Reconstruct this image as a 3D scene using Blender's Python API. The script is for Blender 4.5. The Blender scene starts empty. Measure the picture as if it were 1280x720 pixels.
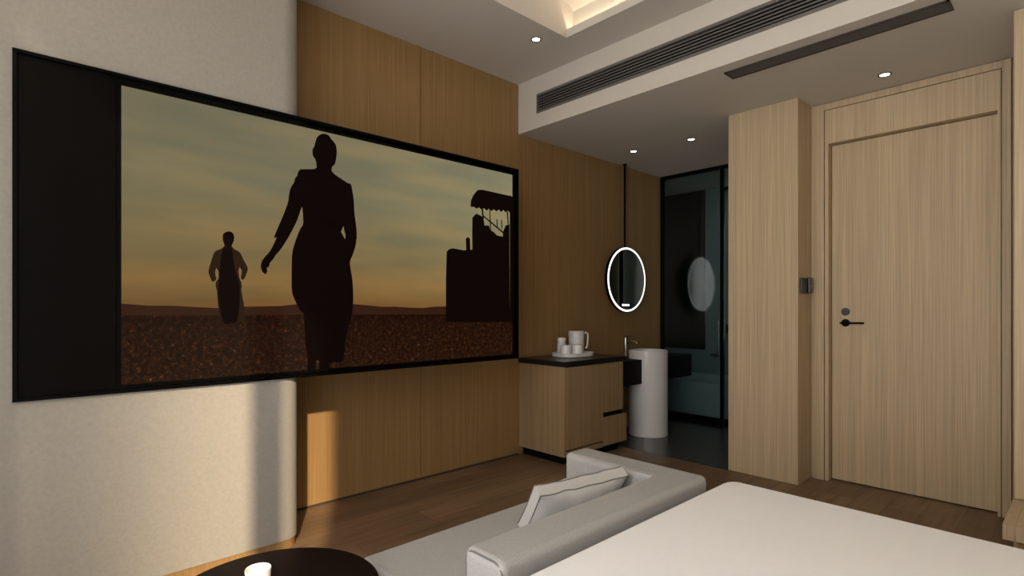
import bpy, bmesh, math, random
from mathutils import Vector, Matrix
D = bpy.data; C = bpy.context.scene.collection; S = bpy.context.scene
random.seed(7)
PI = math.pi

# ---------------------------------------------------------------- camera, sky, sun, exposure
cam = D.cameras.new('camera'); co = D.objects.new('camera', cam); C.objects.link(co)
co.location = (0, 0, 1.2); co.rotation_euler = (PI / 2, 0, math.atan2(726, 680))
cam.sensor_width = 36; cam.lens = 36 * 680 / 1280; cam.shift_y = 25 / 1280; cam.clip_start = 0.02
S.camera = co
W = D.worlds.new('world'); S.world = W; W.use_nodes = True
bg = W.node_tree.nodes['Background']; bg.inputs[0].default_value = (0.96, 0.98, 1.0, 1); bg.inputs[1].default_value = 4.6
sun = D.lights.new('sun', 'SUN'); so = D.objects.new('sun', sun); C.objects.link(so)
sun.energy = 5.0; sun.color = (1.0, 0.80, 0.55); sun.angle = math.radians(1.3)
sd = Vector((-1, 0.545, -0.5 * math.hypot(1, 0.545)))
so.rotation_euler = sd.to_track_quat('-Z', 'Y').to_euler()
por = D.lights.new('window_portal', 'AREA'); po = D.objects.new('window_portal', por); C.objects.link(po)
por.shape = 'RECTANGLE'; por.size = 3.95; por.size_y = 2.95; por.cycles.is_portal = True
po.location = (-0.745, -0.62, 1.5); po.rotation_euler = (-PI / 2, 0, PI)
S.view_settings.view_transform = 'Standard'; S.view_settings.look = 'None'
S.view_settings.gamma = 1; S.view_settings.use_curve_mapping = False
S.view_settings.exposure = 0.12

# ---------------------------------------------------------------- materials
def mat(name, col, rough=0.6, metal=0.0, spec=0.5, coat=0.0, emis=None, es=0.0):
    m = D.materials.new(name); m.use_nodes = True; b = m.node_tree.nodes['Principled BSDF']
    b.inputs['Base Color'].default_value = (*col, 1); b.inputs['Roughness'].default_value = rough
    b.inputs['Metallic'].default_value = metal; b.inputs['Specular IOR Level'].default_value = spec
    b.inputs['Coat Weight'].default_value = coat
    if emis: b.inputs['Emission Color'].default_value = (*emis, 1); b.inputs['Emission Strength'].default_value = es
    return m
def N(m, t, **k):
    n = m.node_tree.nodes.new(t)
    for a, v in k.items(): setattr(n, a, v)
    return n
def L(m, a, b): m.node_tree.links.new(a, b)
def ramp(m, src, stops):
    r = N(m, 'ShaderNodeValToRGB'); e = r.color_ramp.elements
    while len(e) < len(stops): e.new(0.5)
    for i, (p, c) in enumerate(stops): e[i].position = p; e[i].color = (*c, 1)
    L(m, src, r.inputs[0]); return r.outputs[0]
def noise(m, scale, detail=3, stretch=(1, 1, 1), rough=0.55):
    tc = N(m, 'ShaderNodeTexCoord'); mp = N(m, 'ShaderNodeMapping'); mp.inputs['Scale'].default_value = stretch
    L(m, tc.outputs['Object'], mp.inputs[0]); n = N(m, 'ShaderNodeTexNoise')
    n.inputs['Scale'].default_value = scale; n.inputs['Detail'].default_value = detail; n.inputs['Roughness'].default_value = rough
    L(m, mp.outputs[0], n.inputs['Vector']); return n.outputs['Fac']
def bump(m, src, strength, dist=0.002):
    b = N(m, 'ShaderNodeBump'); b.inputs['Strength'].default_value = strength; b.inputs['Distance'].default_value = dist
    L(m, src, b.inputs['Height']); L(m, b.outputs[0], m.node_tree.nodes['Principled BSDF'].inputs['Normal'])
def bc(m, src): L(m, src, m.node_tree.nodes['Principled BSDF'].inputs['Base Color'])
def mixc(m, f, a, b, mode='MIX'):
    x = N(m, 'ShaderNodeMix', data_type='RGBA', blend_type=mode)
    for s, v in ((0, f), (6, a), (7, b)):
        if hasattr(v, 'is_linked') or hasattr(v, 'links'): L(m, v, x.inputs[s])
        else: x.inputs[s].default_value = v if s == 0 else (*v, 1)
    return x.outputs[2]
def sc(c, k): return tuple(v * k for v in c)

def wood(name, col, stretch=(1, 1, 0.008), rough=0.5, contrast=0.20):
    m = mat(name, col, rough, spec=0.35)
    fine = noise(m, 190, 4, stretch, 0.6); wide = noise(m, 30, 2, stretch, 0.5)
    a = ramp(m, fine, [(0.33, sc(col, 1 - contrast)), (0.66, sc(col, 1 + contrast * .6))])
    b = ramp(m, wide, [(0.35, (0.93, 0.925, 0.915)), (0.65, (1.03, 1.03, 1.025))])
    bc(m, mixc(m, 1.0, a, b, 'MULTIPLY')); bump(m, fine, 0.08, 0.001)
    return m
M_OAK = wood('oak_veneer', (0.60, 0.462, 0.292))
M_OAK_H = wood('oak_veneer_flat', (0.40, 0.255, 0.14), stretch=(0.02, 1, 1))
M_OAKW = wood('oak_veneer_wall', (0.335, 0.197, 0.077))  # warm sun bounce on this wall is put into the veneer tint
M_OAKC = wood('oak_veneer_cabinet', (0.36, 0.24, 0.125))
M_GROOVE = mat('groove_dark', (0.05, 0.03, 0.018), 0.8)

# floor planks running along Y
M_FLOOR = mat('plank_floor', (0.2, 0.12, 0.07), 0.42, spec=0.4)
def _floor(m):
    tc = N(m, 'ShaderNodeTexCoord'); mp = N(m, 'ShaderNodeMapping'); mp.inputs['Rotation'].default_value = (0, 0, PI / 2)
    L(m, tc.outputs['Object'], mp.inputs[0]); br = N(m, 'ShaderNodeTexBrick')
    br.inputs['Color1'].default_value = (0.25, 0.155, 0.088, 1); br.inputs['Color2'].default_value = (0.17, 0.103, 0.058, 1)
    br.inputs['Mortar'].default_value = (0.07, 0.04, 0.025, 1); br.inputs['Scale'].default_value = 1
    br.inputs['Mortar Size'].default_value = 0.0012; br.inputs['Brick Width'].default_value = 1.3; br.inputs['Row Height'].default_value = 0.17
    br.offset = 0.37
    L(m, mp.outputs[0], br.inputs['Vector'])
    g = noise(m, 22, 6, (1, 0.07, 1), 0.62)
    r = ramp(m, g, [(0.3, (0.62, 0.6, 0.58)), (0.5, (1, 1, 1)), (0.72, (1.25, 1.22, 1.18))])
    bc(m, mixc(m, 1.0, br.outputs['Color'], r, 'MULTIPLY')); bump(m, g, 0.1, 0.001)
_floor(M_FLOOR)
M_TILE = mat('dark_floor_tile', (0.07, 0.07, 0.07), 0.25)
def _tile(m):
    tc = N(m, 'ShaderNodeTexCoord'); mp = N(m, 'ShaderNodeMapping'); mp.inputs['Location'].default_value = (2.42 , -4.55, 0)
    L(m, tc.outputs['Object'], mp.inputs[0]); br = N(m, 'ShaderNodeTexBrick'); br.offset = 0
    br.inputs['Color1'].default_value = (0.075, 0.073, 0.072, 1); br.inputs['Color2'].default_value = (0.060, 0.059, 0.059, 1)
    br.inputs['Mortar'].default_value = (0.008, 0.008, 0.008, 1); br.inputs['Scale'].default_value = 1
    br.inputs['Mortar Size'].default_value = 0.006; br.inputs['Brick Width'].default_value = 0.8; br.inputs['Row Height'].default_value = 0.8
    L(m, mp.outputs[0], br.inputs['Vector']); bc(m, br.outputs['Color'])
_tile(M_TILE)
def mottled(name, col, k, scale, rough, bs, detail=4):
    m = mat(name, col, rough, spec=0.25); n = noise(m, scale, detail, (1, 1, 1), 0.65)
    bc(m, ramp(m, n, [(0.35, sc(col, 1 - k)), (0.65, sc(col, 1 + k))])); bump(m, n, bs, 0.002); return m
M_PLASTER = mottled('wall_plaster', (0.34, 0.316, 0.278), 0.05, 60, 0.75, 0.25)
M_CEIL = mottled('ceiling_paint', (0.66, 0.61, 0.54), 0.012, 20, 0.85, 0.03)
M_FABRIC = mottled('sofa_fabric', (0.385, 0.37, 0.35), 0.10, 260, 0.9, 0.5)
M_PILLOW = mottled('pillow_fabric', (0.50, 0.48, 0.45), 0.05, 300, 0.7, 0.2)
M_PIPING = mat('grey_piping', (0.16, 0.15, 0.14), 0.7)
M_SHEET = mottled('bed_linen', (0.86, 0.84, 0.83), 0.01, 30, 0.85, 0.06)
M_BLACK = mat('black_metal', (0.0015, 0.0013, 0.0012), 0.4, spec=0.07)
M_BLACKSTONE = mottled('black_stone', (0.014, 0.013, 0.013), 0.3, 40, 0.28, 0.02)
M_PLINTH = mat('black_plinth', (0.003, 0.003, 0.003), 0.6, spec=0.15)
M_GLOSSBLACK = mat('black_glass', (0.0025, 0.002, 0.0015), 0.38, spec=0.06)
M_TABLE = mottled('dark_lacquer', (0.008, 0.004, 0.003), 0.2, 8, 0.42, 0.0)
M_TABLE.node_tree.nodes['Principled BSDF'].inputs['Specular IOR Level'].default_value = 0.15
M_CERAMIC = mat('white_ceramic', (0.84, 0.82, 0.80), 0.22, coat=0.3)
M_CHROME = mat('chrome', (0.6, 0.6, 0.6), 0.15, metal=1)
M_GRILLE = mat('grille_metal', (0.18, 0.165, 0.155), 0.45, metal=0.3)
M_GRILLE_D = mat('grille_metal_dark', (0.055, 0.046, 0.04), 0.5, metal=0.3)
M_SLAT_D = mat('slat_dark', (0.10, 0.088, 0.078), 0.5)
M_VOID = mat('duct_void', (0.006, 0.006, 0.006), 0.9)
M_LAMP = mat('lamp_glow', (1, 1, 1), 0.5, emis=(1, 0.93, 0.82), es=14)
M_RING = mat('mirror_ring_glow', (1, 1, 1), 0.5, emis=(1, 0.98, 0.95), es=1.3)
M_COVE = mat('cove_strip_glow', (1, 1, 1), 0.5, emis=(1, 0.84, 0.60), es=20)
M_MIRROR = mat('mirror_glass', (0.40, 0.38, 0.365), 0.05, metal=1)
M_MARK = mat('mirror_icon_glow', (0.8, 0.8, 0.8), 0.5, emis=(0.9, 0.9, 0.88), es=0.8)
M_BATHTILE = mottled('bathroom_wall', (0.46, 0.53, 0.53), 0.03, 10, 0.4, 0.02)
M_DARKWALL = mat('bathroom_dark_panel', (0.012, 0.012, 0.011), 0.4)
M_KETTLE = mat('kettle_white', (0.78, 0.76, 0.73), 0.3)
M_TRAY = mat('tray_white', (0.78, 0.76, 0.73), 0.35)
M_SWITCH = mat('switch_dark', (0.035, 0.032, 0.03), 0.4)
M_SWITCH2 = mat('switch_plate_dark', (0.02, 0.019, 0.018), 0.3)
M_ENGRAVE = mat('engraved_ring', (0.25, 0.24, 0.23), 0.5)
# glass
M_GLASS = D.materials.new('tinted_glass'); M_GLASS.use_nodes = True
def _glass(m):
    nt = m.node_tree; nt.nodes.remove(nt.nodes['Principled BSDF']); out = nt.nodes['Material Output']
    tr = N(m, 'ShaderNodeBsdfTransparent'); tr.inputs[0].default_value = (0.64, 0.71, 0.71, 1)
    gl = N(m, 'ShaderNodeBsdfGlossy'); gl.inputs['Roughness'].default_value = 0.07
    fr = N(m, 'ShaderNodeFresnel'); fr.inputs[0].default_value = 1.5
    mx = N(m, 'ShaderNodeMixShader'); L(m, fr.outputs[0], mx.inputs[0]); L(m, tr.outputs[0], mx.inputs[1]); L(m, gl.outputs[0], mx.inputs[2])
    L(m, mx.outputs[0], out.inputs[0])
_glass(M_GLASS)
def curtain_mat(name, col, transp):
    m = D.materials.new(name); m.use_nodes = True; nt = m.node_tree; nt.nodes.remove(nt.nodes['Principled BSDF']); out = nt.nodes['Material Output']
    tl = N(m, 'ShaderNodeBsdfTranslucent'); tl.inputs[0].default_value = (*col, 1)
    df = N(m, 'ShaderNodeBsdfDiffuse'); df.inputs[0].default_value = (*col, 1)
    tr = N(m, 'ShaderNodeBsdfTransparent'); a = N(m, 'ShaderNodeMixShader'); a.inputs[0].default_value = 0.5
    L(m, tl.outputs[0], a.inputs[1]); L(m, df.outputs[0], a.inputs[2])
    b = N(m, 'ShaderNodeMixShader'); b.inputs[0].default_value = transp; L(m, a.outputs[0], b.inputs[1]); L(m, tr.outputs[0], b.inputs[2])
    L(m, b.outputs[0], out.inputs[0]); return m
M_SHEER = curtain_mat('sun_fade_sheer', (0.40, 0.385, 0.36), 0.35)
def _sheer_fade(m):      # transparency graded so the sun on the plaster fades to the left
    b = [n for n in m.node_tree.nodes if n.type == 'MIX_SHADER'][1]; tc = N(m, 'ShaderNodeTexCoord'); sp = N(m, 'ShaderNodeSeparateXYZ')
    L(m, tc.outputs['Object'], sp.inputs[0]); r = N(m, 'ShaderNodeMapRange', interpolation_type='SMOOTHSTEP')
    for i, v in enumerate((-1.75, -0.38, 0.10, 1.0)): r.inputs[i + 1].default_value = v
    L(m, sp.outputs['X'], r.inputs[0]); L(m, r.outputs[0], b.inputs[0])
_sheer_fade(M_SHEER)
M_DRAPE = curtain_mat('diffusing_curtain', (0.85, 0.81, 0.75), 0.0)  # pale and translucent so it spreads the sun as fill light
M_DRAPE_D = curtain_mat('lined_curtain_dark', (0.40, 0.37, 0.33), 0.0)

# ---------------------------------------------------------------- geometry helpers (all take world coordinates)
def box(bm, x0, x1, y0, y1, z0, z1, bev=0.0, seg=2, mi=0):
    r = bmesh.ops.create_cube(bm, size=1); vs = r['verts']
    for v in vs:
        v.co = Vector(((x0 + x1) / 2 + v.co.x * (x1 - x0), (y0 + y1) / 2 + v.co.y * (y1 - y0), (z0 + z1) / 2 + v.co.z * (z1 - z0)))
    fs = set(f for v in vs for f in v.link_faces)
    for f in fs: f.material_index = mi
    if bev > 0:
        es = list(set(e for v in vs for e in v.link_edges))
        r = bmesh.ops.bevel(bm, geom=es, offset=bev, segments=seg, profile=0.5, affect='EDGES')
        for f in r['faces']: f.material_index = mi; f.smooth = seg > 1
    return bm
def Bx(*a, **k): return box(bmesh.new(), *a, **k)
def rings(bm, rs, close0=True, close1=True, smooth=True, mi=0, loop=False):
    R = [[bm.verts.new(p) for p in r] for r in rs]; n = len(R[0])
    pairs = list(zip(R, R[1:])) + ([(R[-1], R[0])] if loop else [])
    for a, b in pairs:
        for i in range(n):
            f = bm.faces.new((a[i], a[(i + 1) % n], b[(i + 1) % n], b[i])); f.smooth = smooth; f.material_index = mi
    if not loop:
        if close0: f = bm.faces.new(R[0][::-1]); f.material_index = mi
        if close1: f = bm.faces.new(R[-1]); f.material_index = mi
    return bm
def lathe(bm, c, prof, n=40, axis='z', mi=0):
    rs = []
    for r, h in prof:
        ring = []
        for i in range(n):
            a = 2 * PI * i / n; p = (r * math.cos(a), r * math.sin(a), h)
            if axis == 'x': p = (h, r * math.cos(a), r * math.sin(a))
            if axis == 'y': p = (r * math.sin(a), h, r * math.cos(a))
            ring.append((c[0] + p[0], c[1] + p[1], c[2] + p[2]))
        rs.append(ring)
    return rings(bm, rs, mi=mi)
def tube(bm, pts, r, n=10, mi=0, loop=False):
    P = [Vector(p) for p in pts]; rs = []; up = None
    for i, p in enumerate(P):
        if loop: t = (P[(i + 1) % len(P)] - P[i - 1]).normalized()
        else: t = (P[min(i + 1, len(P) - 1)] - P[max(i - 1, 0)]).normalized()
        if up is None: up = t.orthogonal().normalized()
        u = (up - t * up.dot(t)); u = u.normalized() if u.length > 1e-5 else t.orthogonal().normalized(); up = u
        w = t.cross(u)
        rs.append([tuple(p + u * r * math.cos(2 * PI * k / n) + w * r * math.sin(2 * PI * k / n)) for k in range(n)])
    return rings(bm, rs, mi=mi, loop=loop)
def prism(bm, pts, axis, a, b, mi=0, smooth=False):
    """extrude a 2D outline; axis z: (x,y), axis x: (y,z), axis y: (x,z)"""
    def P(p, h): return {'z': (p[0], p[1], h), 'x': (h, p[0], p[1]), 'y': (p[0], h, p[1])}[axis]
    return rings(bm, [[P(p, a) for p in pts], [P(p, b) for p in pts]], smooth=smooth, mi=mi)
def flat(bm, pts, x, mi):
    f = bm.faces.new([bm.verts.new((x, y, z)) for y, z in pts]); f.material_index = mi
def rrect(x0, x1, y0, y1, r, n=6):
    out = []
    for cx, cy, a0 in ((x1 - r, y1 - r, 0), (x0 + r, y1 - r, 90), (x0 + r, y0 + r, 180), (x1 - r, y0 + r, 270)):
        for i in range(n + 1):
            a = math.radians(a0 + 90 * i / n); out.append((cx + r * math.cos(a), cy + r * math.sin(a)))
    return out

def thing(name, label, cat, loc, group=None):
    o = D.objects.new(name, None); o.location = loc; o.empty_display_size = 0.1; C.objects.link(o)
    o['label'] = label; o['category'] = cat
    if group: o['group'] = group
    return o
def wloc(o):
    v = Vector(o.location)
    while o.parent: o = o.parent; v += Vector(o.location)
    return v
def obj(name, bm, mats, parent=None, label=None, recalc=True):
    off = wloc(parent) if parent else Vector((0, 0, 0))
    if recalc: bmesh.ops.recalc_face_normals(bm, faces=bm.faces[:])
    if off.length: bmesh.ops.translate(bm, verts=bm.verts[:], vec=-off)
    me = D.meshes.new(name); bm.to_mesh(me); bm.free()
    for m in (mats if isinstance(mats, (list, tuple)) else [mats]): me.materials.append(m)
    me.set_sharp_from_angle(angle=math.radians(40))
    o = D.objects.new(name, me); C.objects.link(o)
    if any(p.use_smooth for p in me.polygons): o.modifiers.new('weighted_normal', 'WEIGHTED_NORMAL').keep_sharp = True
    if parent: o.parent = parent
    if label: o['label'] = label
    return o
def struct(name, bm, mats, label=None):
    o = obj(name, bm, mats); o['kind'] = 'structure'
    if label: o['label'] = label
    return o
def tag(o, label, cat, group=None):
    o['label'] = label; o['category'] = cat
    if group: o['group'] = group
    return o
def dup(root, loc, label):
    r = root.copy(); C.objects.link(r); r.location = loc; r['label'] = label
    for ch in list(root.children):
        c = ch.copy(); C.objects.link(c); c.parent = r
        for g in list(ch.children):
            d = g.copy(); C.objects.link(d); d.parent = c
    return r
# ---------------------------------------------------------------- room shell
XW = -3.22; XP = -2.73; ZC = 3.03; ZL = 2.624; YB = 3.088; YG = 5.25; YD = 4.19; XR = 1.25; YN = -0.45
bm = bmesh.new()
box(bm, -4.1, XR + .1, YN - .3, 3.915, -0.1, 0)
box(bm, -1.848, XR + .1, 3.915, 4.6, -0.1, 0)
struct('floor', bm, M_FLOOR)
struct('floor_tiles', Bx(-4.1, -1.848, 3.918, 6.4, -0.1, 0.001), M_TILE)
# plaster wall with a rounded end, standing half a metre in front of the wood wall
def plaster_outline(inset):
    r = 0.10; cx, cy = XP - r, 1.01; rr = r - inset
    pts = [(XW - .2, YN - .15), (XP - inset, YN - .15)]
    for i in range(13):
        a = PI / 2 * i / 12; pts.append((cx + rr * math.cos(a), cy + rr * math.sin(a)))
    pts.append((XW - .2, cy + rr)); return pts
bm = prism(bmesh.new(), plaster_outline(0), 'z', 0.05, ZC + .1)
for f in bm.faces: f.smooth = abs(f.normal.z) < .5
struct('wall_left', bm, M_PLASTER)
struct('baseboard_left', prism(bmesh.new(), plaster_outline(0.008), 'z', 0.0, 0.05), M_OAKW)
# wood panelled wall, with real open joints between the boards
seams = [0.9, 2.14, 3.125, 4.206, 5.25]
bm = bmesh.new()
for a, b in zip(seams, seams[1:]):
    box(bm, XW - .02, XW, a + .0025, b - .0025, 0.0, ZC + .05, 0.001, 1)
box(bm, XW - .15, XW - .012, 0.9, 5.25, 0, ZC + .05, mi=1)
struct('wall_panelled', bm, [M_OAKW, M_GROOVE])
struct('baseboard_panelled', Bx(XW, XW + .004, 1.11, 3.09, 0.0, 0.012), M_GROOVE)
# door wall, column, right wall, wardrobe side, bathroom walls
bm = bmesh.new()
box(bm, -1.364, -1.346, YD, YD + .2, 0, ZL + .1); box(bm, -0.317, XR + .1, YD + .03, YD + .2, 0, ZL + .1)
box(bm, -1.346, -0.317, YD + .15, YD + .2, 0, ZL + .1); box(bm, -1.346, -0.317, YD + .01, YD + .2, 2.622, ZL + .1)
struct('wall_far', bm, M_OAK)
struct('wall_column', Bx(-1.848, -1.364, 3.93, YG + .9, 0, ZL + .05, 0.0015, 1), M_OAK)
struct('wall_right', Bx(XR, XR + .12, YN - .15, YD + .2, 0, ZC + .1), M_PLASTER)
bm = bmesh.new(); box(bm, -4.1, -1.8, 6.2, 6.35, 0, ZL + .1); box(bm, -4.1, -4.0, YG, 6.35, 0, ZL + .1)
box(bm, -4.1, XW - .15, YG - .1, YG - .0, 0, ZL + .1)
struct('wall_bathroom', bm, M_BATHTILE)
# ceilings
TX0, TX1, TY0, TY1 = -2.435, 1.0, -0.10, 2.786
bm = bmesh.new()
box(bm, XW - .2, TX0, YN - .15, YB + .02, ZC, ZC + .004); box(bm, TX1, XR + .1, YN - .15, YB + .02, ZC, ZC + .004)
box(bm, TX0, TX1, YN - .15, TY0, ZC, ZC + .012); box(bm, TX0, TX1, TY1, YB + .02, ZC, ZC + .012)
struct('ceiling', bm, M_CEIL)
bm = bmesh.new()                                                     # raised gabled tray: gable ends, risers, slopes
yr0, yr1, zr = TY0 - .067, TY1 + .067, 3.23; ym = (yr0 + yr1) / 2; zt = zr + .80 * (yr1 - ym)
gab = [(yr0, ZC + .0045), (yr1, ZC + .0045), (yr1, zr), (ym, zt), (yr0, zr)]
prism(bm, gab, 'x', TX0 - .05, TX0); prism(bm, gab, 'x', TX1, TX1 + .05)
for s, y in ((1, yr1), (-1, yr0)):
    box(bm, TX0, TX1, min(y, y + s * .05), max(y, y + s * .05), ZC + .012, zr)
    prism(bm, [(y, zr), (ym, zt), (ym, zt + .05), (y + s * .05, zr + .01)], 'x', TX0, TX1)
struct('ceiling_tray', bm, M_CEIL)
bm = bmesh.new()
box(bm, TX0, TX1, TY1, TY1 + .014, ZC + .0125, ZC + .055); box(bm, TX0, TX1, TY0 - .014, TY0, ZC, ZC + .055, .002, 1)
struct('trim_1', bm, M_CEIL)
struct('ceiling_lowered', Bx(-4.15, XR + .1, YB + .03, 6.35, ZL, ZL + .1), M_CEIL)
# bulkhead with a slot for the air grille
GX0, GX1, GZ0, GZ1 = -3.01, -0.30, 2.739, 2.891
bm = bmesh.new()
box(bm, XW - .2, XR + .1, YB, YB + .03, ZL, GZ0); box(bm, XW - .2, XR + .1, YB, YB + .03, GZ1, ZC + .05)
box(bm, XW - .2, GX0, YB, YB + .03, GZ0, GZ1); box(bm, GX1, XR + .1, YB, YB + .03, GZ0, GZ1)
struct('ceiling_bulkhead', bm, M_CEIL)
# window wall behind the camera: full height opening, frame, curtains
bm = bmesh.new()
box(bm, XP, XR, YN - .15, YN - .05, 2.97, ZC + .1); box(bm, XP, XR, YN - .15, YN - .05, 0, 0.05)
struct('wall_window', bm, M_PLASTER)
bm = bmesh.new()
for x in (XP + .01, -1.72, XR - .05): box(bm, x, x + .04, YN - .13, YN - .08, .05, 2.97)
box(bm, XP, XR, YN - .13, YN - .08, .05, .09); box(bm, XP, XR, YN - .13, YN - .08, 2.94, 2.97)
struct('window_1', bm, M_BLACK)
def curtain(name, x0, x1, amp, wl, m, label, group=None):
    bm = bmesh.new(); n = max(12, int((x1 - x0) / wl * 14)); a = []; b = []
    for i in range(n + 1):
        x = x0 + (x1 - x0) * i / n; y = YN + .03 + amp * math.sin(2 * PI * (x - x0) / wl) + .3 * amp * math.sin(9.1 * x)
        a.append(bm.verts.new((x, y, .03))); b.append(bm.verts.new((x, y, 2.965)))
    for i in range(n): f = bm.faces.new((a[i], a[i + 1], b[i + 1], b[i])); f.smooth = True
    return tag(obj(name, bm, m, recalc=False), label, 'curtain', group)
curtain('sun_fade_sheer', -2.70, -0.40, .006, .14, M_SHEER, 'unseen sheer curtain added over the left of the window to fade the sun')  # added out of view to dim the sun towards the left
curtain('curtain', -0.385, -0.090, .022, .08, M_DRAPE_D, 'narrow gathered beige curtain beside the open strip of window')
curtain('curtain', 0.275, 1.22, .022, .11, M_DRAPE, 'wide unseen curtain beside the bed, made pale and translucent as soft fill light')

# ---------------------------------------------------------------- entrance door
dr = D.objects.new('door_1', None); dr.location = (-.82, YD, 0); C.objects.link(dr); dr['kind'] = 'structure'
dr['label'] = 'tall pale oak entrance door set in a deep oak frame'
bm = bmesh.new()
xl, xr_, zt_ = -1.346, -0.317, 2.62
box(bm, xl, -1.281, YD - .012, YD + .15, 0, zt_, .001, 1); box(bm, -0.356, xr_, YD - .012, YD + .15, 0, zt_, .001, 1)
box(bm, -1.281, -0.356, YD - .012, YD + .15, 2.576, zt_, .001, 1)
obj('casing', bm, M_OAK, dr)
bm = bmesh.new()
box(bm, -1.277, -1.254, YD - .008, YD + .14, 0, 2.572, .001, 1); box(bm, -0.375, -0.360, YD - .008, YD + .14, 0, 2.572, .001, 1)
box(bm, -1.254, -0.375, YD - .008, YD + .14, 2.34, 2.572)
obj('inner_frame', bm, M_OAK, dr)
lf = obj('door_leaf', Bx(-1.25, -0.378, YD + .055, YD + .10, .008, 2.334), M_OAK, dr)
bm = lathe(bmesh.new(), (-1.165, YD + .055, 1.175), [(.026, 0), (.026, -.008), (.024, -.010), (.0, -.010)], axis='y')
obj('lock_rose', bm, M_SWITCH, lf, 'round black lock cover above the handle')
bm = lathe(bmesh.new(), (-1.165, YD + .055, 1.098), [(.026, 0), (.026, -.008), (.024, -.010), (.011, -.011), (.011, -.045), (0, -.046)], axis='y')
tube(bm, [(-1.19, YD + .013, 1.098), (-1.16, YD + .010, 1.098), (-1.045, YD + .010, 1.098)], .006)
obj('door_handle', bm, M_BLACK, lf)

# glass partition and shower door
gl = D.objects.new('door_2', None); gl.location = (-2.53, YG, 0); C.objects.link(gl); gl['kind'] = 'structure'
gl['label'] = 'black framed dark glass bathroom partition with a glass door'
bm = bmesh.new()
box(bm, XW, -1.848, YG - .02, YG + .02, 2.59, ZL); box(bm, XW, XW + .028, YG - .02, YG + .02, .0, 2.59)
box(bm, -2.545, -2.515, YG - .02, YG + .02, 0.0, 2.59); box(bm, -2.515, -1.848, YG - .02, YG + .02, 2.375, 2.40)
box(bm, XW, -2.545, YG - .012, YG + .012, 0.001, .02)
obj('glass_frame', bm, M_BLACK, gl)
obj('glass_panel', Bx(XW + .028, -2.545, YG - .004, YG + .004, .02, 2.59), M_GLASS, gl)
gd = obj('glass_door', Bx(-2.512, -1.852, YG - .004, YG + .004, .012, 2.372), M_GLASS, gl)
bm = bmesh.new(); tube(bm, [(-2.47, YG - .03, 1.04), (-2.47, YG - .03, 0.95)], .008)
tube(bm, [(-2.47, YG - .03, .995), (-2.47, YG - .004, .995)], .010)
obj('door_pull', bm, M_BLACK, gd)
obj('glass_transom', Bx(-2.512, -1.852, YG - .004, YG + .004, 2.402, 2.588), M_GLASS, gl)

# ---------------------------------------------------------------- wall screen
tv = thing('wall_television', 'very wide black framed screen showing two silhouetted figures in a field at dusk', 'television', (-2.78, 1.317, .85))
Y0, Y1, Z0, Z1 = .026, 2.605, .852, 2.158; XF = -2.712
bm = bmesh.new(); t = .013
box(bm, XP + .001, XF, Y0, Y0 + t, Z0, Z1); box(bm, XF - .14, XF, Y1 - t, Y1, Z0, Z1)
for za, zb in ((Z0, Z0 + t), (Z1 - t, Z1)):
    box(bm, XP + .001, XF, Y0 + t, 1.115, za, zb); box(bm, XF - .14, XF, 1.115, Y1 - t, za, zb)
box(bm, -2.729, -2.724, Y0 + t, 1.115, Z0 + t, Z1 - t)
box(bm, XF - .14, XF - .10, 1.115, Y1 - t, Z0 + t, Z1 - t)
obj('frame', bm, M_BLACK, tv)
obj('side_panel', Bx(-2.724, -2.718, Y0 + .024, .336, Z0 + .024, Z1 - .045), M_GLOSSBLACK, tv, 'black glass panel left of the picture')
bm = bmesh.new(); sx = -2.717
box(bm, -2.8, sx - .002, 1.115, 2.575, .870, 2.128)
box(bm, -2.724, sx - .002, .344, 1.115, .870, 2.128)
obj('bezel', bm, mat('bezel_black', (.002, .0018, .0016), .4, spec=.06), tv)
# the picture on the screen
def emit_mat(name, build):
    m = mat(name, (0.004, 0.0035, 0.003), 0.42, spec=0.04); b = m.node_tree.nodes['Principled BSDF']
    tc = N(m, 'ShaderNodeTexCoord'); sp = N(m, 'ShaderNodeSeparateXYZ'); L(m, tc.outputs['Object'], sp.inputs[0])
    L(m, build(m, sp), b.inputs['Emission Color']); b.inputs['Emission Strength'].default_value = SCREEN; return m
SCREEN = 1.3; ZO = .85; YO = 1.317
def mr(m, src, a, b):
    n = N(m, 'ShaderNodeMapRange'); n.inputs[1].default_value = a; n.inputs[2].default_value = b; L(m, src, n.inputs[0]); return n.outputs[0]
def sky_pic(m, sp):
    h = mr(m, sp.outputs['Z'], 1.20 - ZO, 2.11 - ZO)
    base = ramp(m, h, [(0, (.125, .062, .018)), (.10, (.150, .092, .032)), (.35, (.140, .110, .052)), (.65, (.140, .125, .072)), (1, (.135, .122, .074))])
    n = noise(m, 2.2, 4, (1, .5, 3.2), .5); c = ramp(m, n, [(.36, (.86, .90, .92)), (.68, (1.26, 1.12, .96))])
    s = mr(m, sp.outputs['Y'], .355 - YO, 2.548 - YO); k = ramp(m, s, [(0, (.88, .88, .88)), (.45, (.95, .95, .95)), (1, (1.25, 1.28, 1.25))])
    return mixc(m, 1, mixc(m, 1, base, c, 'MULTIPLY'), k, 'MULTIPLY')
def grass_pic(m, sp):
    n = noise(m, 48, 5, (1, 1, 1.0), .8); a = ramp(m, n, [(.46, (.008, .0025, .001)), (.62, (.036, .0115, .0035)), (.80, (.34, .14, .055))])
    h = mr(m, sp.outputs['Z'], .885 - ZO, 1.21 - ZO); b = ramp(m, h, [(0, (.85, .85, .85)), (.7, (.7, .6, .5)), (.84, (.5, .35, .3)), (.90, (1.3, 1.0, .9)), (1, (.5, .4, .4))])
    return mixc(m, 1, a, b, 'MULTIPLY')
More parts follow.
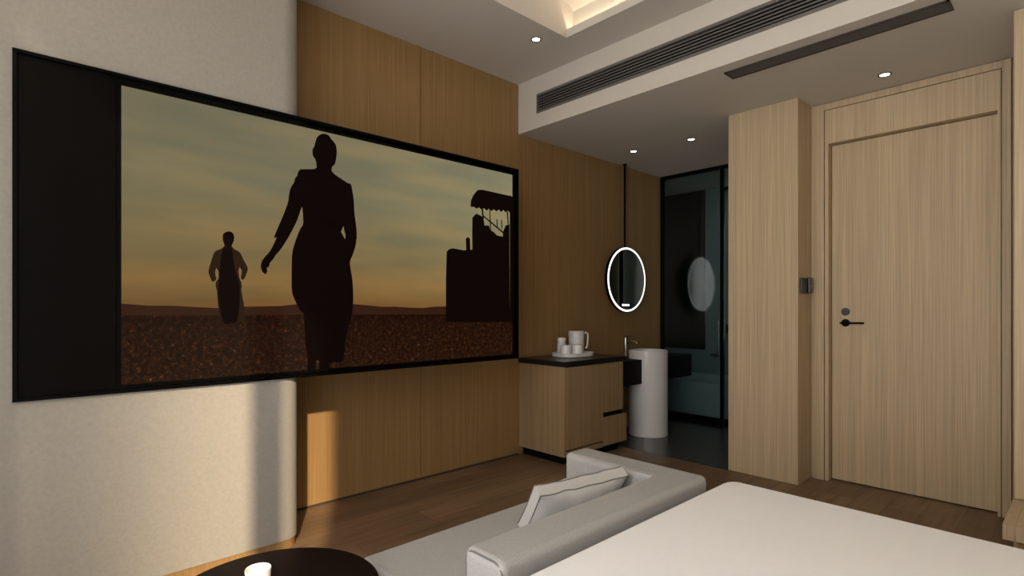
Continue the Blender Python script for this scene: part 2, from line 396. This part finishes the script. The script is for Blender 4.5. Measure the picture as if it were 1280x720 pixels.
def hill_pic(m, sp):
    r = N(m, 'ShaderNodeRGB'); r.outputs[0].default_value = (.022, .007, .003, 1); return r.outputs[0]
M_PSKY = emit_mat('picture_sky', sky_pic); M_PGRASS = emit_mat('picture_field', grass_pic); M_PHILL = emit_mat('picture_far_hills', hill_pic)
M_PDARK = mat('picture_silhouette', (.0015, .001, .001), .42, spec=0.02, emis=(.0035, .0015, .001), es=1)
M_PCOAT = mat('picture_coat', (.0015, .001, .001), .42, spec=0.02, emis=(.020, .010, .0045), es=1)
WOMAN = [(1.207, 2.1), (1.19, 2.09), (1.175, 2.075), (1.167, 2.048), (1.161, 2.022), (1.151, 2.009), (1.153, 1.974), (1.166, 1.962), (1.172, 1.942), (1.174, 1.911), (1.101, 1.898), (1.086, 1.893), (1.076, 1.874), (1.075, 1.86), (1.064, 1.849), (1.059, 1.825), (1.041, 1.795), (1.033, 1.759), (1.03, 1.724), (1.009, 1.664), (0.99, 1.616), (0.972, 1.572), (0.959, 1.537), (0.976, 1.548), (0.955, 1.498), (0.941, 1.471), (0.921, 1.448), (0.904, 1.424), (0.899, 1.398), (0.906, 1.375), (0.916, 1.365), (0.924, 1.362), (0.931, 1.378), (0.926, 1.392), (0.94, 1.402), (0.941, 1.418), (0.958, 1.436), (0.969, 1.458), (0.99, 1.481), (1.023, 1.535), (1.043, 1.572), (1.072, 1.632), (1.088, 1.681), (1.099, 1.714), (1.103, 1.667), (1.105, 1.62), (1.09, 1.599), (1.072, 1.555), (1.048, 1.478), (1.046, 1.378), (1.046, 1.279), (1.066, 1.23), (1.093, 1.18), (1.108, 1.175), (1.112, 1.079), (1.116, 1.008), (1.127, 0.957), (1.13, 0.922), (1.124, 0.887), (1.139, 0.881), (1.168, 0.879), (1.17, 0.934), (1.189, 0.933), (1.186, 0.882), (1.202, 0.874), (1.239, 0.873), (1.243, 0.919), (1.32, 0.912), (1.325, 0.977), (1.334, 1.051), (1.351, 1.104), (1.37, 1.168), (1.376, 1.254), (1.371, 1.35), (1.361, 1.403), (1.354, 1.446), (1.374, 1.49), (1.389, 1.534), (1.396, 1.589), (1.394, 1.567), (1.396, 1.617), (1.381, 1.716), (1.379, 1.775), (1.37, 1.832), (1.362, 1.866), (1.344, 1.865), (1.317, 1.878), (1.291, 1.89), (1.27, 1.9), (1.252, 1.916), (1.257, 1.941), (1.27, 1.949), (1.279, 1.982), (1.283, 2.023), (1.278, 2.055), (1.264, 2.072), (1.25, 2.082), (1.24, 2.097), (1.223, 2.102)]
WAIST_GAP = [(1.319, 1.635), (1.305, 1.602), (1.328, 1.565), (1.331, 1.586), (1.324, 1.61)]
MAN = [(0.757, 1.553), (0.743, 1.546), (0.734, 1.536), (0.734, 1.512), (0.74, 1.492), (0.742, 1.485), (0.729, 1.47), (0.705, 1.459), (0.697, 1.449), (0.688, 1.416), (0.679, 1.383), (0.674, 1.363), (0.682, 1.337), (0.691, 1.317), (0.702, 1.322), (0.71, 1.335), (0.705, 1.341), (0.702, 1.364), (0.708, 1.384), (0.717, 1.365), (0.717, 1.332), (0.705, 1.319), (0.704, 1.299), (0.71, 1.279), (0.713, 1.227), (0.718, 1.181), (0.726, 1.145), (0.737, 1.125), (0.764, 1.125), (0.77, 1.134), (0.778, 1.127), (0.794, 1.13), (0.806, 1.133), (0.822, 1.121), (0.832, 1.122), (0.829, 1.174), (0.825, 1.214), (0.818, 1.255), (0.813, 1.285), (0.816, 1.302), (0.813, 1.322), (0.806, 1.335), (0.801, 1.369), (0.804, 1.392), (0.816, 1.376), (0.813, 1.356), (0.811, 1.339), (0.819, 1.33), (0.828, 1.339), (0.841, 1.374), (0.842, 1.391), (0.825, 1.421), (0.809, 1.457), (0.799, 1.465), (0.781, 1.473), (0.77, 1.489), (0.778, 1.501), (0.783, 1.522), (0.78, 1.542), (0.77, 1.551)]
MAN_DARK = [(0.743, 1.485), (0.729, 1.451), (0.725, 1.411), (0.72, 1.365), (0.717, 1.319), (0.714, 1.279), (0.72, 1.214), (0.729, 1.161), (0.737, 1.128), (0.764, 1.126), (0.77, 1.135), (0.778, 1.128), (0.795, 1.134), (0.803, 1.187), (0.806, 1.241), (0.806, 1.295), (0.803, 1.328), (0.788, 1.368), (0.781, 1.415), (0.776, 1.461), (0.768, 1.486)]
MAN_HEAD = [(0.757, 1.553), (0.743, 1.546), (0.734, 1.536), (0.734, 1.512), (0.74, 1.492), (0.745, 1.482), (0.768, 1.484), (0.778, 1.501), (0.783, 1.522), (0.78, 1.542), (0.77, 1.551)]
ENGINE = [(1.988, 1.115), (1.988, 1.382), (1.993, 1.545), (2.012, 1.563), (2.04, 1.571), (2.133, 1.564), (2.146, 1.569), (2.143, 1.64), (2.158, 1.651), (2.176, 1.643), (2.179, 1.572), (2.196, 1.573), (2.194, 1.668), (2.196, 1.778), (2.227, 1.808), (2.274, 1.797), (2.293, 1.769), (2.298, 1.739), (2.336, 1.743), (2.346, 1.713), (2.374, 1.706), (2.407, 1.684), (2.457, 1.68), (2.466, 1.725), (2.486, 1.758), (2.52, 1.773), (2.523, 1.105)]
AWNING = [(2.181, 1.846), (2.184, 1.886), (2.204, 1.925), (2.24, 1.962), (2.28, 1.97), (2.401, 1.967), (2.526, 1.964), (2.526, 1.847), (2.503, 1.861), (2.483, 1.846), (2.463, 1.861), (2.443, 1.844), (2.423, 1.858), (2.401, 1.843), (2.379, 1.855), (2.357, 1.84), (2.336, 1.853), (2.314, 1.838), (2.293, 1.852), (2.272, 1.839), (2.251, 1.851), (2.23, 1.84), (2.209, 1.849)]
POSTS = [[(2.272, 1.847), (2.285, 1.849), (2.293, 1.779), (2.28, 1.777)], [(2.338, 1.85), (2.346, 1.851), (2.355, 1.7), (2.346, 1.699)], [(2.494, 1.854), (2.506, 1.856), (2.514, 1.772), (2.503, 1.771)], [(2.28, 1.798), (2.29, 1.803), (2.491, 1.7), (2.486, 1.689)], [(2.401, 1.791), (2.41, 1.792), (2.412, 1.74), (2.404, 1.74)], [(2.443, 1.792), (2.452, 1.792), (2.454, 1.734), (2.446, 1.733)]]
def soften(p, k=1):
    for _ in range(k):
        q = []
        for (a, c), (e, g) in zip(p, p[1:] + p[:1]): q += [(.78 * a + .22 * e, .78 * c + .22 * g), (.22 * a + .78 * e, .22 * c + .78 * g)]
        p = q
    return p
WOMAN = soften(WOMAN); MAN = soften(MAN); MAN_DARK = soften(MAN_DARK); MAN_HEAD = soften(MAN_HEAD)
bm = bmesh.new()
flat(bm, [(.355, .885), (2.548, .885), (2.548, 2.111), (.355, 2.111)], sx, 0)
hill = [(.355, .885), (2.548, .885), (2.548, 1.205)] + [(2.548 - 2.193 * i / 24, 1.212 + .010 * math.sin(i * .55) + .003 * math.sin(i * 2.1)) for i in range(1, 25)]
flat(bm, hill, sx + .0004, 2)
flat(bm, [(.355, .885), (2.548, .885), (2.548, 1.158), (1.4, 1.165), (.355, 1.17)], sx + .0008, 1)
flat(bm, MAN, sx + .0012, 4); flat(bm, MAN_DARK, sx + .0016, 3); flat(bm, MAN_HEAD, sx + .0018, 3)
flat(bm, ENGINE, sx + .0012, 3); flat(bm, AWNING, sx + .0016, 3)
for p in POSTS: flat(bm, p, sx + .0014, 3)
flat(bm, [(2.523, 1.10), (2.548, 1.10), (2.548, 1.96), (2.523, 1.97)], sx + .0012, 3)
flat(bm, WOMAN, sx + .0016, 3); flat(bm, WAIST_GAP, sx + .0020, 0)
bm.normal_update(); bmesh.ops.triangulate(bm, faces=[f for f in bm.faces if len(f.verts) > 4], ngon_method='EAR_CLIP'); bm.normal_update()
for f in bm.faces:
    if f.normal.x < 0: f.normal_flip()
o = obj('screen', bm, [M_PSKY, M_PGRASS, M_PHILL, M_PDARK, M_PCOAT], tv, 'lit picture of two silhouetted figures walking in a dusk field', recalc=False)

# ---------------------------------------------------------------- air grilles
g = thing('wall_air_grille', 'long grey slatted air grille in the white bulkhead face', 'air vent', ((GX0 + GX1) / 2, YB, GZ0))
bm = bmesh.new(); w = .012
box(bm, GX0, GX1, YB - .004, YB + .03, GZ0, GZ0 + w * 1.6); box(bm, GX0, GX1, YB - .004, YB + .03, GZ1 - w * 1.6, GZ1)
box(bm, GX0, GX0 + w, YB - .004, YB + .03, GZ0, GZ1); box(bm, GX1 - w, GX1, YB - .004, YB + .03, GZ0, GZ1)
obj('grille_frame', bm, M_GRILLE, g)
obj('duct_backing', Bx(GX0, GX1, YB + .028, YB + .034, GZ0, GZ1), M_VOID, g)
for k in range(5):
    z = GZ0 + .030 + k * .0205
    obj('slat', prism(bmesh.new(), [(YB - .001, z - .002), (YB + .001, z + .008), (YB + .022, z + .012), (YB + .022, z + .008)], 'x', GX0 + w, GX1 - w), M_GRILLE, g)
g = thing('ceiling_air_grille', 'dark linear air grille in the lowered ceiling in front of the door', 'air vent', (-.99, 3.24, ZL - .006))
A0, A1, B0, B1 = -1.525, -0.452, 3.185, 3.305
bm = bmesh.new(); box(bm, A0, A1, B0, B0 + .010, ZL - .008, ZL); box(bm, A0, A1, B1 - .010, B1, ZL - .008, ZL)
box(bm, A0, A0 + .010, B0, B1, ZL - .008, ZL); box(bm, A1 - .010, A1, B0, B1, ZL - .008, ZL)
obj('grille_frame', bm, M_GRILLE_D, g)
obj('duct_backing', Bx(A0 + .01, A1 - .01, B0 + .01, B1 - .01, ZL - .0015, ZL), M_VOID, g)
for k in range(8):
    y = B0 + .0165 + k * .0118
    obj('slat', Bx(A0 + .010, A1 - .010, y, y + .0045, ZL - .007, ZL - .0015), M_SLAT_D, g)

# ---------------------------------------------------------------- downlights
def downlight(x, y, z, label):
    t = thing('downlight', label, 'ceiling light', (x, y, z), 'recessed ceiling downlights')
    obj('trim_ring', rings(bmesh.new(), [[(x + r * math.cos(2 * PI * i / 32), y + r * math.sin(2 * PI * i / 32), z + h) for i in range(32)] for r, h in ((.036, 0), (.036, -.004), (.027, -.004), (.025, 0))], loop=True), M_GRILLE_D, t)
    obj('lens', lathe(bmesh.new(), (x, y, z), [(.0255, -.0005), (.0255, -.002), (0.001, -.0025)], 24), M_LAMP, t)
    return t
d0 = downlight(-2.591, 2.651, ZC, 'small round downlight in the high ceiling beside the raised tray')
dup(d0, (-2.851, 4.183, ZL), 'leftmost small downlight in the lowered ceiling, near the hanging mirror rod')
dup(d0, (-2.316, 4.241, ZL), 'small downlight in the lowered ceiling in front of the glass partition')
dup(d0, (-0.867, 3.926, ZL), 'small downlight in the lowered ceiling just above the entrance door')
cv = thing('cove_light', 'warm light strip hidden behind the lip of the ceiling tray', 'light strip', ((TX0 + TX1) / 2, TY1 + .04, ZC + .013))
obj('light_strip', Bx(TX0 + .03, TX1 - .03, TY1 + .028, TY1 + .044, ZC + .013, ZC + .022), M_COVE, cv)
cv2 = thing('cove_light', 'warm light strip hidden behind the near lip of the ceiling tray', 'light strip', ((TX0 + TX1) / 2, TY0 - .04, ZC + .013))
box_ = bmesh.new(); box(box_, TX0 + .03, TX1 - .03, TY0 - .044, TY0 - .020, ZC - .0, ZC + .05)
obj('light_strip', box_, M_COVE, cv2)

# ---------------------------------------------------------------- cabinet, counter, kettle tray
cb = thing('drinks_cabinet', 'low oak cabinet with black gaps and a black plinth against the panelled wall', 'cabinet', (-2.97, 3.48, 0))
CX = -2.725
bm = bmesh.new(); box(bm, XW + .002, CX - .022, 3.112, 3.86, .07, .752)
obj('carcass', bm, M_PLINTH, cb, 'black carcass seen in the gaps')
obj('side_panel', Bx(XW + .002, CX, 3.094, 3.112, .068, .752, .001, 1), M_OAKC, cb)
obj('plinth', Bx(XW + .002, CX - .05, 3.14, 3.84, 0, .07), M_PLINTH, cb, 'recessed black plinth')
obj('door', Bx(CX - .02, CX, 3.114, 3.570, .118, .748, .001, 1), M_OAKC, cb)
obj('bottom_rail', Bx(CX - .02, CX, 3.114, 3.570, .068, .106, .001, 1), M_OAKC, cb)
obj('door', Bx(CX - .02, CX, 3.584, 3.845, .345, .748, .001, 1), M_OAKC, cb)
obj('drawer', Bx(CX - .02, CX, 3.579, 3.895, .072, .305, .001, 1), M_OAKC, cb)
obj('drawer_box', Bx(XW + .01, CX - .02, 3.86, 3.885, .08, .300), M_PLINTH, cb)
tag(obj('counter_top', Bx(XW + .002, CX + .012, 3.084, 3.87, .754, .793, .0015, 1), M_BLACKSTONE), 'thin black stone counter top lying on the oak cabinet', 'counter top')
ZT = .793
def solid_oval(bm, cx, cy, a, b, prof, n=44):
    return rings(bm, [[(cx + (a + d) * math.cos(2 * PI * i / n), cy + (b + d) * math.sin(2 * PI * i / n), h) for i in range(n)] for d, h in prof])
TCX, TCY = -3.00, 3.515
def tray_outline(d, z, n=8):
    return [(x, y, z) for x, y in rrect(TCX - .125 - d, TCX + .125 + d, TCY - .185 - d, TCY + .185 + d, .10 + d, n)]
bm = rings(bmesh.new(), [tray_outline(-.006, ZT), tray_outline(0, ZT + .004), tray_outline(.002, ZT + .032), tray_outline(-.004, ZT + .034), tray_outline(-.008, ZT + .012), tray_outline(-.03, ZT + .010)])
tag(obj('serving_tray', bm, M_TRAY), 'white round-cornered tray with a raised rim on the black counter', 'tray')
ZS = ZT + .0105
kx, ky = -3.035, 3.60
kt = thing('electric_kettle', 'white cylindrical electric kettle with a loop handle standing on the tray', 'kettle', (kx, ky, ZS))
obj('base', lathe(bmesh.new(), (kx, ky, ZS), [(.062, 0), (.064, .004), (.062, .022), (.056, .024)]), M_KETTLE, kt)
obj('body', lathe(bmesh.new(), (kx, ky, ZS + .024), [(.060, 0), (.063, .008), (.066, .10), (.070, .165), (.068, .170)]), M_KETTLE, kt)
bm = lathe(bmesh.new(), (kx, ky, ZS + .194), [(.066, 0), (.066, .005), (.060, .008), (.001, .009)])
obj('lid', bm, M_KETTLE, kt)
hd = Vector((.684, .73, 0)).normalized()
hp = [Vector((kx, ky, ZS)) + hd * r + Vector((0, 0, h)) for r, h in ((.060, .180), (.083, .186), (.098, .176), (.100, .15), (.097, .10), (.092, .06), (.078, .052))]
obj('handle', tube(bmesh.new(), hp, .008, 10), M_KETTLE, kt)
cd = Vector((-kx, -ky, 0)).normalized(); cdl = Matrix.Rotation(math.radians(-42), 3, 'Z') @ cd; sd_ = cdl.cross(Vector((0, 0, 1)))
cen = Vector((kx, ky, ZS + .024 + .135)) + cdl * .0695
ringp = [tuple(cen + sd_ * .016 * math.cos(2 * PI * i / 20) + Vector((0, 0, .016 * math.sin(2 * PI * i / 20)))) for i in range(20)]
obj('round_mark', tube(bmesh.new(), ringp, .0016, 6, loop=True), M_ENGRAVE, kt, 'thin grey ring mark near the kettle rim')
def cup(x, y, z, label):
    b = lathe(bmesh.new(), (x, y, z), [(.040, 0), (.050, .0), (.0515, .003), (.0475, .05), (.044, .086), (.041, .090), (.001, .091)], 36)
    o = obj('water_glass', b, M_CERAMIC); tag(o, label, 'cup', 'upturned white cups on the tray'); return o
cup(-2.975, 3.395, ZS, 'upturned white tumbler on the tray, left of the kettle in front of the small jar')
cup(-2.945, 3.505, ZS, 'upturned white tumbler on the tray directly in front of the kettle')
tag(obj('lidded_jar', lathe(bmesh.new(), (-3.075, 3.455, ZS), [(.036, 0), (.038, .004), (.038, .10), (.030, .106), (.030, .112), (.037, .114), (.037, .142), (.034, .146), (.001, .147)], 32), M_KETTLE), 'small white lidded jar standing behind the left tumbler', 'jar')

# ---------------------------------------------------------------- washbasin shelf, pedestal basin, tap, mirror
SX, SY, SR = -2.896, 4.49, .182
bm = bmesh.new()
n = 28; cut = [(SX + (SR + .002) * math.cos(a), SY + (SR + .002) * math.sin(a)) for a in [math.radians(-75.5 + (-284.5 + 75.5) * i / n) for i in range(n + 1)]]
xf = -2.85
import itertools
yA = SY - math.sqrt((SR + .002) ** 2 - (xf - SX) ** 2); yB_ = SY + math.sqrt((SR + .002) ** 2 - (xf - SX) ** 2)
a0 = math.atan2(yA - SY, xf - SX); a1 = math.atan2(yB_ - SY, xf - SX) - 2 * PI
cut = [(SX + (SR + .002) * math.cos(a0 + (a1 - a0) * i / n), SY + (SR + .002) * math.sin(a0 + (a1 - a0) * i / n)) for i in range(n + 1)]
out = [(XW + .001, 3.89), (xf, 3.89)] + cut + [(xf, 5.225), (XW + .001, 5.225)]
prism(bm, out, 'z', .50, .722)
bmesh.ops.triangulate(bm, faces=[f for f in bm.faces if len(f.verts) > 4], ngon_method='EAR_CLIP')
tag(obj('basin_shelf', bm, M_PLINTH), 'thick black wall shelf running behind the white pedestal basin', 'shelf')
pb = thing('pedestal_basin', 'tall white cylindrical pedestal washbasin standing on the dark tiles', 'washbasin', (SX, SY, 0.001))
obj('basin_body', lathe(bmesh.new(), (SX, SY, 0.001), [(SR - .004, 0), (SR, .004), (SR, .795), (SR - .003, .80), (SR - .012, .80), (SR - .016, .795), (SR - .03, .70), (SR - .09, .665), (.02, .66)], 72), M_CERAMIC, pb)
obj('drain', lathe(bmesh.new(), (SX, SY, .662), [(.022, 0), (.022, .003), (.001, .004)], 24), M_CHROME, pb)
fx, fy, fz = -3.115, 4.435, .722
ft = thing('basin_tap', 'slim chrome tap standing on the black shelf beside the basin', 'tap', (fx, fy, fz))
obj('tap_body', lathe(bmesh.new(), (fx, fy, fz), [(.022, 0), (.022, .006), (.016, .008), (.016, .185), (.014, .190), (.001, .191)], 24), M_CHROME, ft)
obj('spout', tube(bmesh.new(), [(fx, fy, fz + .15), (fx + .06, fy + .02, fz + .155), (fx + .10, fy + .03, fz + .150), (fx + .105, fy + .032, fz + .135)], .009), M_CHROME, ft)
obj('lever', tube(bmesh.new(), [(fx, fy, fz + .191), (fx + .004, fy + .001, fz + .200), (fx + .05, fy + .02, fz + .212)], .006), M_CHROME, ft)
mx, my, mz, mR = -3.150, 4.50, 1.480, .322
mi_ = thing('hanging_mirror', 'round backlit mirror hanging from the ceiling on a black rod', 'mirror', (mx - .02, my, mz - mR))
bm = lathe(bmesh.new(), (mx, my, mz), [(.001, -.028), (mR - .01, -.028), (mR, -.022), (mR, .005), (mR - .004, .007), (.001, .007)], 72, 'x')
obj('mirror_case', bm, M_BLACK, mi_)
bm = rings(bmesh.new(), [[(mx + h, my + r * math.cos(2 * PI * i / 72), mz + r * math.sin(2 * PI * i / 72)) for i in range(72)] for r, h in ((mR - .006, .007), (mR - .006, .011), (mR - .024, .011), (mR - .024, .007))], loop=True)
obj('light_ring', bm, M_RING, mi_, 'glowing white ring around the mirror')
obj('mirror_glass', lathe(bmesh.new(), (mx, my, mz), [(mR - .024, .007), (mR - .024, .010), (.001, .010)], 72, 'x'), M_MIRROR, mi_)
bm = bmesh.new(); yy = my - .085
for k, wd in enumerate((.018, .010, .010, .018, .010, .018)):
    box(bm, mx + .010, mx + .0115, yy, yy + wd, mz - .262, mz - .238 - (.004 if k % 2 else 0)); yy += wd + .007
box(bm, mx + .010, mx + .0115, my - .085, my + .030, mz - .254, mz - .250)
obj('display', bm, M_MARK, mi_, 'small glowing time display at the bottom of the mirror')
obj('rod', tube(bmesh.new(), [(mx - .02, my, mz + mR - .01), (mx - .02, my, ZL)], .010), M_BLACK, mi_)
obj('rod_cap', lathe(bmesh.new(), (mx - .02, my, ZL - .008), [(.022, 0), (.022, .008)], 20), M_BLACK, mi_)

# ---------------------------------------------------------------- bathroom beyond the glass
bt = thing('bathtub', 'white bathtub standing just behind the dark glass partition', 'bathtub', (-2.95, 5.75, 0))
def tub(d, z, n=8): return [(x, y, z) for x, y in rrect(-3.93 - d, -1.95 + d, 5.36 - d, 6.13 + d, .16 + min(d, 0) * .5, n)]
obj('tub_body', rings(bmesh.new(), [tub(-.05, .06), tub(-.03, .10), tub(-.005, .36), tub(0, .40), tub(0, .42), tub(-.05, .42), tub(-.09, .37), tub(-.14, .12), tub(-.2, .10)]), mat('tub_white', (.75, .78, .78), .3), bt)
obj('tub_base', Bx(-3.85, -2.05, 5.42, 6.08, 0, .062), M_PLINTH, bt, 'recessed dark base')
tp = thing('bath_mixer', 'chrome mixer tap on the bathroom wall above the tub', 'tap', (-3.02, 6.17, .62))
bm = bmesh.new(); tube(bm, [(-3.10, 6.15, .64), (-2.94, 6.15, .64)], .018); tube(bm, [(-3.02, 6.15, .64), (-3.02, 6.02, .62)], .012)
obj('mixer_bar', bm, M_CHROME, tp)
obj('riser_pipe', tube(bmesh.new(), [(-3.02, 6.165, .66), (-3.02, 6.165, 1.05)], .009), M_CHROME, tp)
tag(obj('dark_panel', Bx(-4.0, -3.20, 6.17, 6.2, .70, 2.622, .003, 1), M_DARKWALL), 'tall dark panel on the bathroom wall behind the glass', 'wall panel')  # plain dark sheet on the left of the back wall
bl = thing('bathroom_fill', 'cool fill lamp added on the bathroom ceiling, out of view', 'ceiling light', (-2.6, 5.75, ZL))  # fill lamp added to brighten the bathroom behind the glass
obj('fill_disc', lathe(bmesh.new(), (-2.6, 5.75, ZL), [(.06, 0), (.06, -.01), (.001, -.012)], 24), mat('cool_fill_glow', (1, 1, 1), .5, emis=(.80, .97, 1.0), es=22), bl)

obj('fill_shroud', rings(bmesh.new(), [[(-2.6 + r * math.cos(2 * PI * i / 32), 5.75 + r * math.sin(2 * PI * i / 32), ZL + h_) for i in range(32)] for r, h_ in ((.075, 0), (.075, -.03), (.066, -.03), (.066, 0))], loop=True), M_BLACK, bl)  # ring added to keep the fill lamp off the ceiling

# ---------------------------------------------------------------- key card switch on the column
ks = thing('card_switch', 'dark key card switch box on the side of the oak column', 'switch', (-1.364, 4.08, 1.30))
obj('back_plate', Bx(-1.364, -1.350, 3.958, 4.120, 1.300, 1.405, .004, 2), M_SWITCH, ks)
obj('card_slot', Bx(-1.350, -1.334, 4.060, 4.122, 1.302, 1.412, .005, 2), M_SWITCH2, ks)
obj('card_edge', Bx(-1.3345, -1.332, 4.075, 4.11, 1.350, 1.354), M_CHROME, ks)

# ---------------------------------------------------------------- wardrobe and luggage bench on the right
wr = thing('wardrobe', 'full height oak wardrobe end at the right edge beside the door', 'wardrobe', (.47, 3.86, 0))
obj('body', Bx(-.26, XR - .003, 3.545, 4.13, 0.0, ZL - .002, .001, 1), M_OAK, wr)
obj('front_panel', Bx(-.255, .42, 3.528, 3.545, .292, ZL - .004, .001, 1), M_OAK, wr)
obj('front_panel', Bx(.424, XR - .003, 3.528, 3.545, .292, ZL - .004, .001, 1), M_OAK, wr)
lb = thing('luggage_bench', 'low oak bench with a thick top in front of the wardrobe', 'bench', (.47, 3.3, 0))
bm = bmesh.new(); box(bm, -.262, -.222, 3.09, 3.542, .222, .286, .001, 1); box(bm, -.2215, XR - .003, 3.09, 3.527, .222, .286, .001, 1)
obj('bench_top', bm, [M_OAK], lb)
obj('bench_base', Bx(-.215, XR - .003, 3.135, 3.54, 0, .222), wood('bench_base_wood', (.5, .28, .13)), lb)

# ---------------------------------------------------------------- sofa
sf = thing('sofa', 'light grey fabric daybed sofa with a low back and one far arm', 'sofa', (-1.3, 1.4, 0))
obj('plinth', Bx(-1.55, -1.03, .95, 1.88, 0, .06), M_PLINTH, sf, 'recessed dark plinth')
obj('seat', Bx(-1.630, -1.142, .850, 1.785, .06, .390, .018, 3), M_FABRIC, sf)
def piping_loop(x0, x1, z0, z1, y, r): return [(a, y, c) for a, c in rrect(x0, x1, z0, z1, r, 5)]
bm = prism(bmesh.new(), [(-1.140, .890), (-.985, .890), (-.985, 1.932), (-1.575, 1.932), (-1.575, 1.787), (-1.140, 1.787)], 'z', .06, .572)
bmesh.ops.recalc_face_normals(bm, faces=bm.faces[:])
inner = [e for e in bm.edges if all(abs(v.co.x + 1.14) < 1e-4 and abs(v.co.y - 1.787) < 1e-4 for v in e.verts)]
r = bmesh.ops.bevel(bm, geom=[e for e in bm.edges if e not in inner], offset=.024, segments=5, profile=.5, affect='EDGES')
for f in bm.faces: f.smooth = True
bk = obj('backrest', bm, M_FABRIC, sf, 'low back that turns the corner into the far arm')
obj('piping', tube(bmesh.new(), piping_loop(-1.133, -.992, .067, .565, .8965, .030), .0030, 6, loop=True), M_PIPING, bk, 'thin grey piping around the end face')

# pillow: box cushion with gusset and piping, leaning over the seat
def pillow():
    ax = Vector((.23, .973, .03)).normalized(); up = Vector((.122, -.029, .185)).normalized(); nn = ax.cross(up).normalized()
    Lc, Hc, th = .400, .208, .046
    o = Vector((-1.456, 1.392, .402))
    def rim(s, t, k):   # wobble the rim a little, corners pointed out
        e = .012 * (abs(2 * s - 1) ** 4) * (abs(2 * t - 1) ** 4)
        return e
    nu, nv = 22, 14; grid = {}
    bm = bmesh.new()
    for side in (0, 1):
        for i in range(nu + 1):
            for j in range(nv + 1):
                s, t = i / nu, j / nv
                puff = (max(0, math.sin(PI * s)) ** .55) * (max(0, math.sin(PI * t)) ** .6)
                edge = 1 - min(1, 6 * min(s, 1 - s, t, 1 - t))
                wob = .0014 * math.sin(23 * s + 5 * t) * edge
                inb = -.010 * math.sin(PI * s) * (1 if t in (0, 1) else 0)
                ss = .5 + (s - .5) * (1 + .02 * abs(2 * t - 1) ** 3 - .02)
                tt = .5 + (t - .5) * (1 + .05 * abs(2 * s - 1) ** 3 - .05)
                wr_ = .003 * math.sin(31 * s + 9 * t) * puff + .004 * math.exp(-((s - .28) / .05) ** 2) * (-1) * (t > .5)
                off = (th / 2 + (.056 if side else .040) * puff + wr_) * (1 if side else -1) + wob
                p = o + ax * (ss * Lc) + up * (tt * Hc) + nn * (th / 2 + off)
                grid[side, i, j] = bm.verts.new(p)
        for i in range(nu):
            for j in range(nv):
                f = bm.faces.new([grid[side, i, j], grid[side, i + 1, j], grid[side, i + 1, j + 1], grid[side, i, j + 1]]); f.smooth = True
    per = [(i, 0) for i in range(nu)] + [(nu, j) for j in range(nv)] + [(i, nv) for i in range(nu, 0, -1)] + [(0, j) for j in range(nv, 0, -1)]
    for k in range(len(per)):
        a = per[k]; b = per[(k + 1) % len(per)]
        f = bm.faces.new([grid[0, *a], grid[0, *b], grid[1, *b], grid[1, *a]]); f.smooth = False
    loops = [[tuple(grid[s_, *q].co) for q in per] for s_ in (0, 1)]
    return bm, loops
pbm, ploops = pillow()
pl = thing('lumbar_pillow', 'light grey box cushion with dark piping leaning on the sofa seat', 'pillow', (-1.42, 1.62, .392))
cv_ = obj('cushion', pbm, M_PILLOW, pl)
for lp in ploops: obj('piping', tube(bmesh.new(), lp, .0022, 6, loop=True), M_PIPING, pl, 'thin grey piping seam')

# ---------------------------------------------------------------- bed
bd = thing('bed', 'large bed made up with smooth white linen in the foreground', 'bed', (.15, 1.08, 0))
obj('bed_base', Bx(-.86, 1.2, .22, 1.95, .05, .25, .01, 2), M_OAK, bd)
bm = bmesh.new(); box(bm, -.952, 1.22, .16, 2.024, .10, .552)
ve = [e for e in bm.edges if abs(e.verts[0].co.z - e.verts[1].co.z) > .1]; bmesh.ops.bevel(bm, geom=ve, offset=.06, segments=6, profile=.5, affect='EDGES')
te = [e for e in bm.edges if min(v.co.z for v in e.verts) > .55]; bmesh.ops.bevel(bm, geom=te, offset=.03, segments=5, profile=.5, affect='EDGES')
for f in bm.faces: f.smooth = True
obj('duvet', bm, M_SHEET, bd)
obj('headboard', Bx(1.222, XR - .002, .1, 2.1, 0, 1.1, .01, 2), M_OAK, bd)

# ---------------------------------------------------------------- round table and cup
tx, ty, tr = -1.537, .541, .285
tb = thing('round_side_table', 'low round dark lacquered table in front of the sofa end', 'table', (tx, ty, 0))
obj('table_top', lathe(bmesh.new(), (tx, ty, .40), [(tr - .006, 0), (tr, .004), (tr, .016), (tr - .004, .020), (.001, .020)], 96), M_TABLE, tb)
obj('stem', lathe(bmesh.new(), (tx, ty, .012), [(.03, 0), (.022, .02), (.022, .388)], 24), M_TABLE, tb)
obj('foot', lathe(bmesh.new(), (tx, ty, 0), [(.15, 0), (.15, .008), (.145, .012), (.001, .012)], 48), M_TABLE, tb)
cx_, cy_ = -1.575, .515
b = lathe(bmesh.new(), (cx_, cy_, .42), [(.028, 0), (.030, .002), (.034, .060), (.033, .062), (.031, .060), (.027, .008), (.001, .006)], 40)
tag(obj('teacup', b, M_CERAMIC), 'small white handleless cup on the round dark table', 'cup')
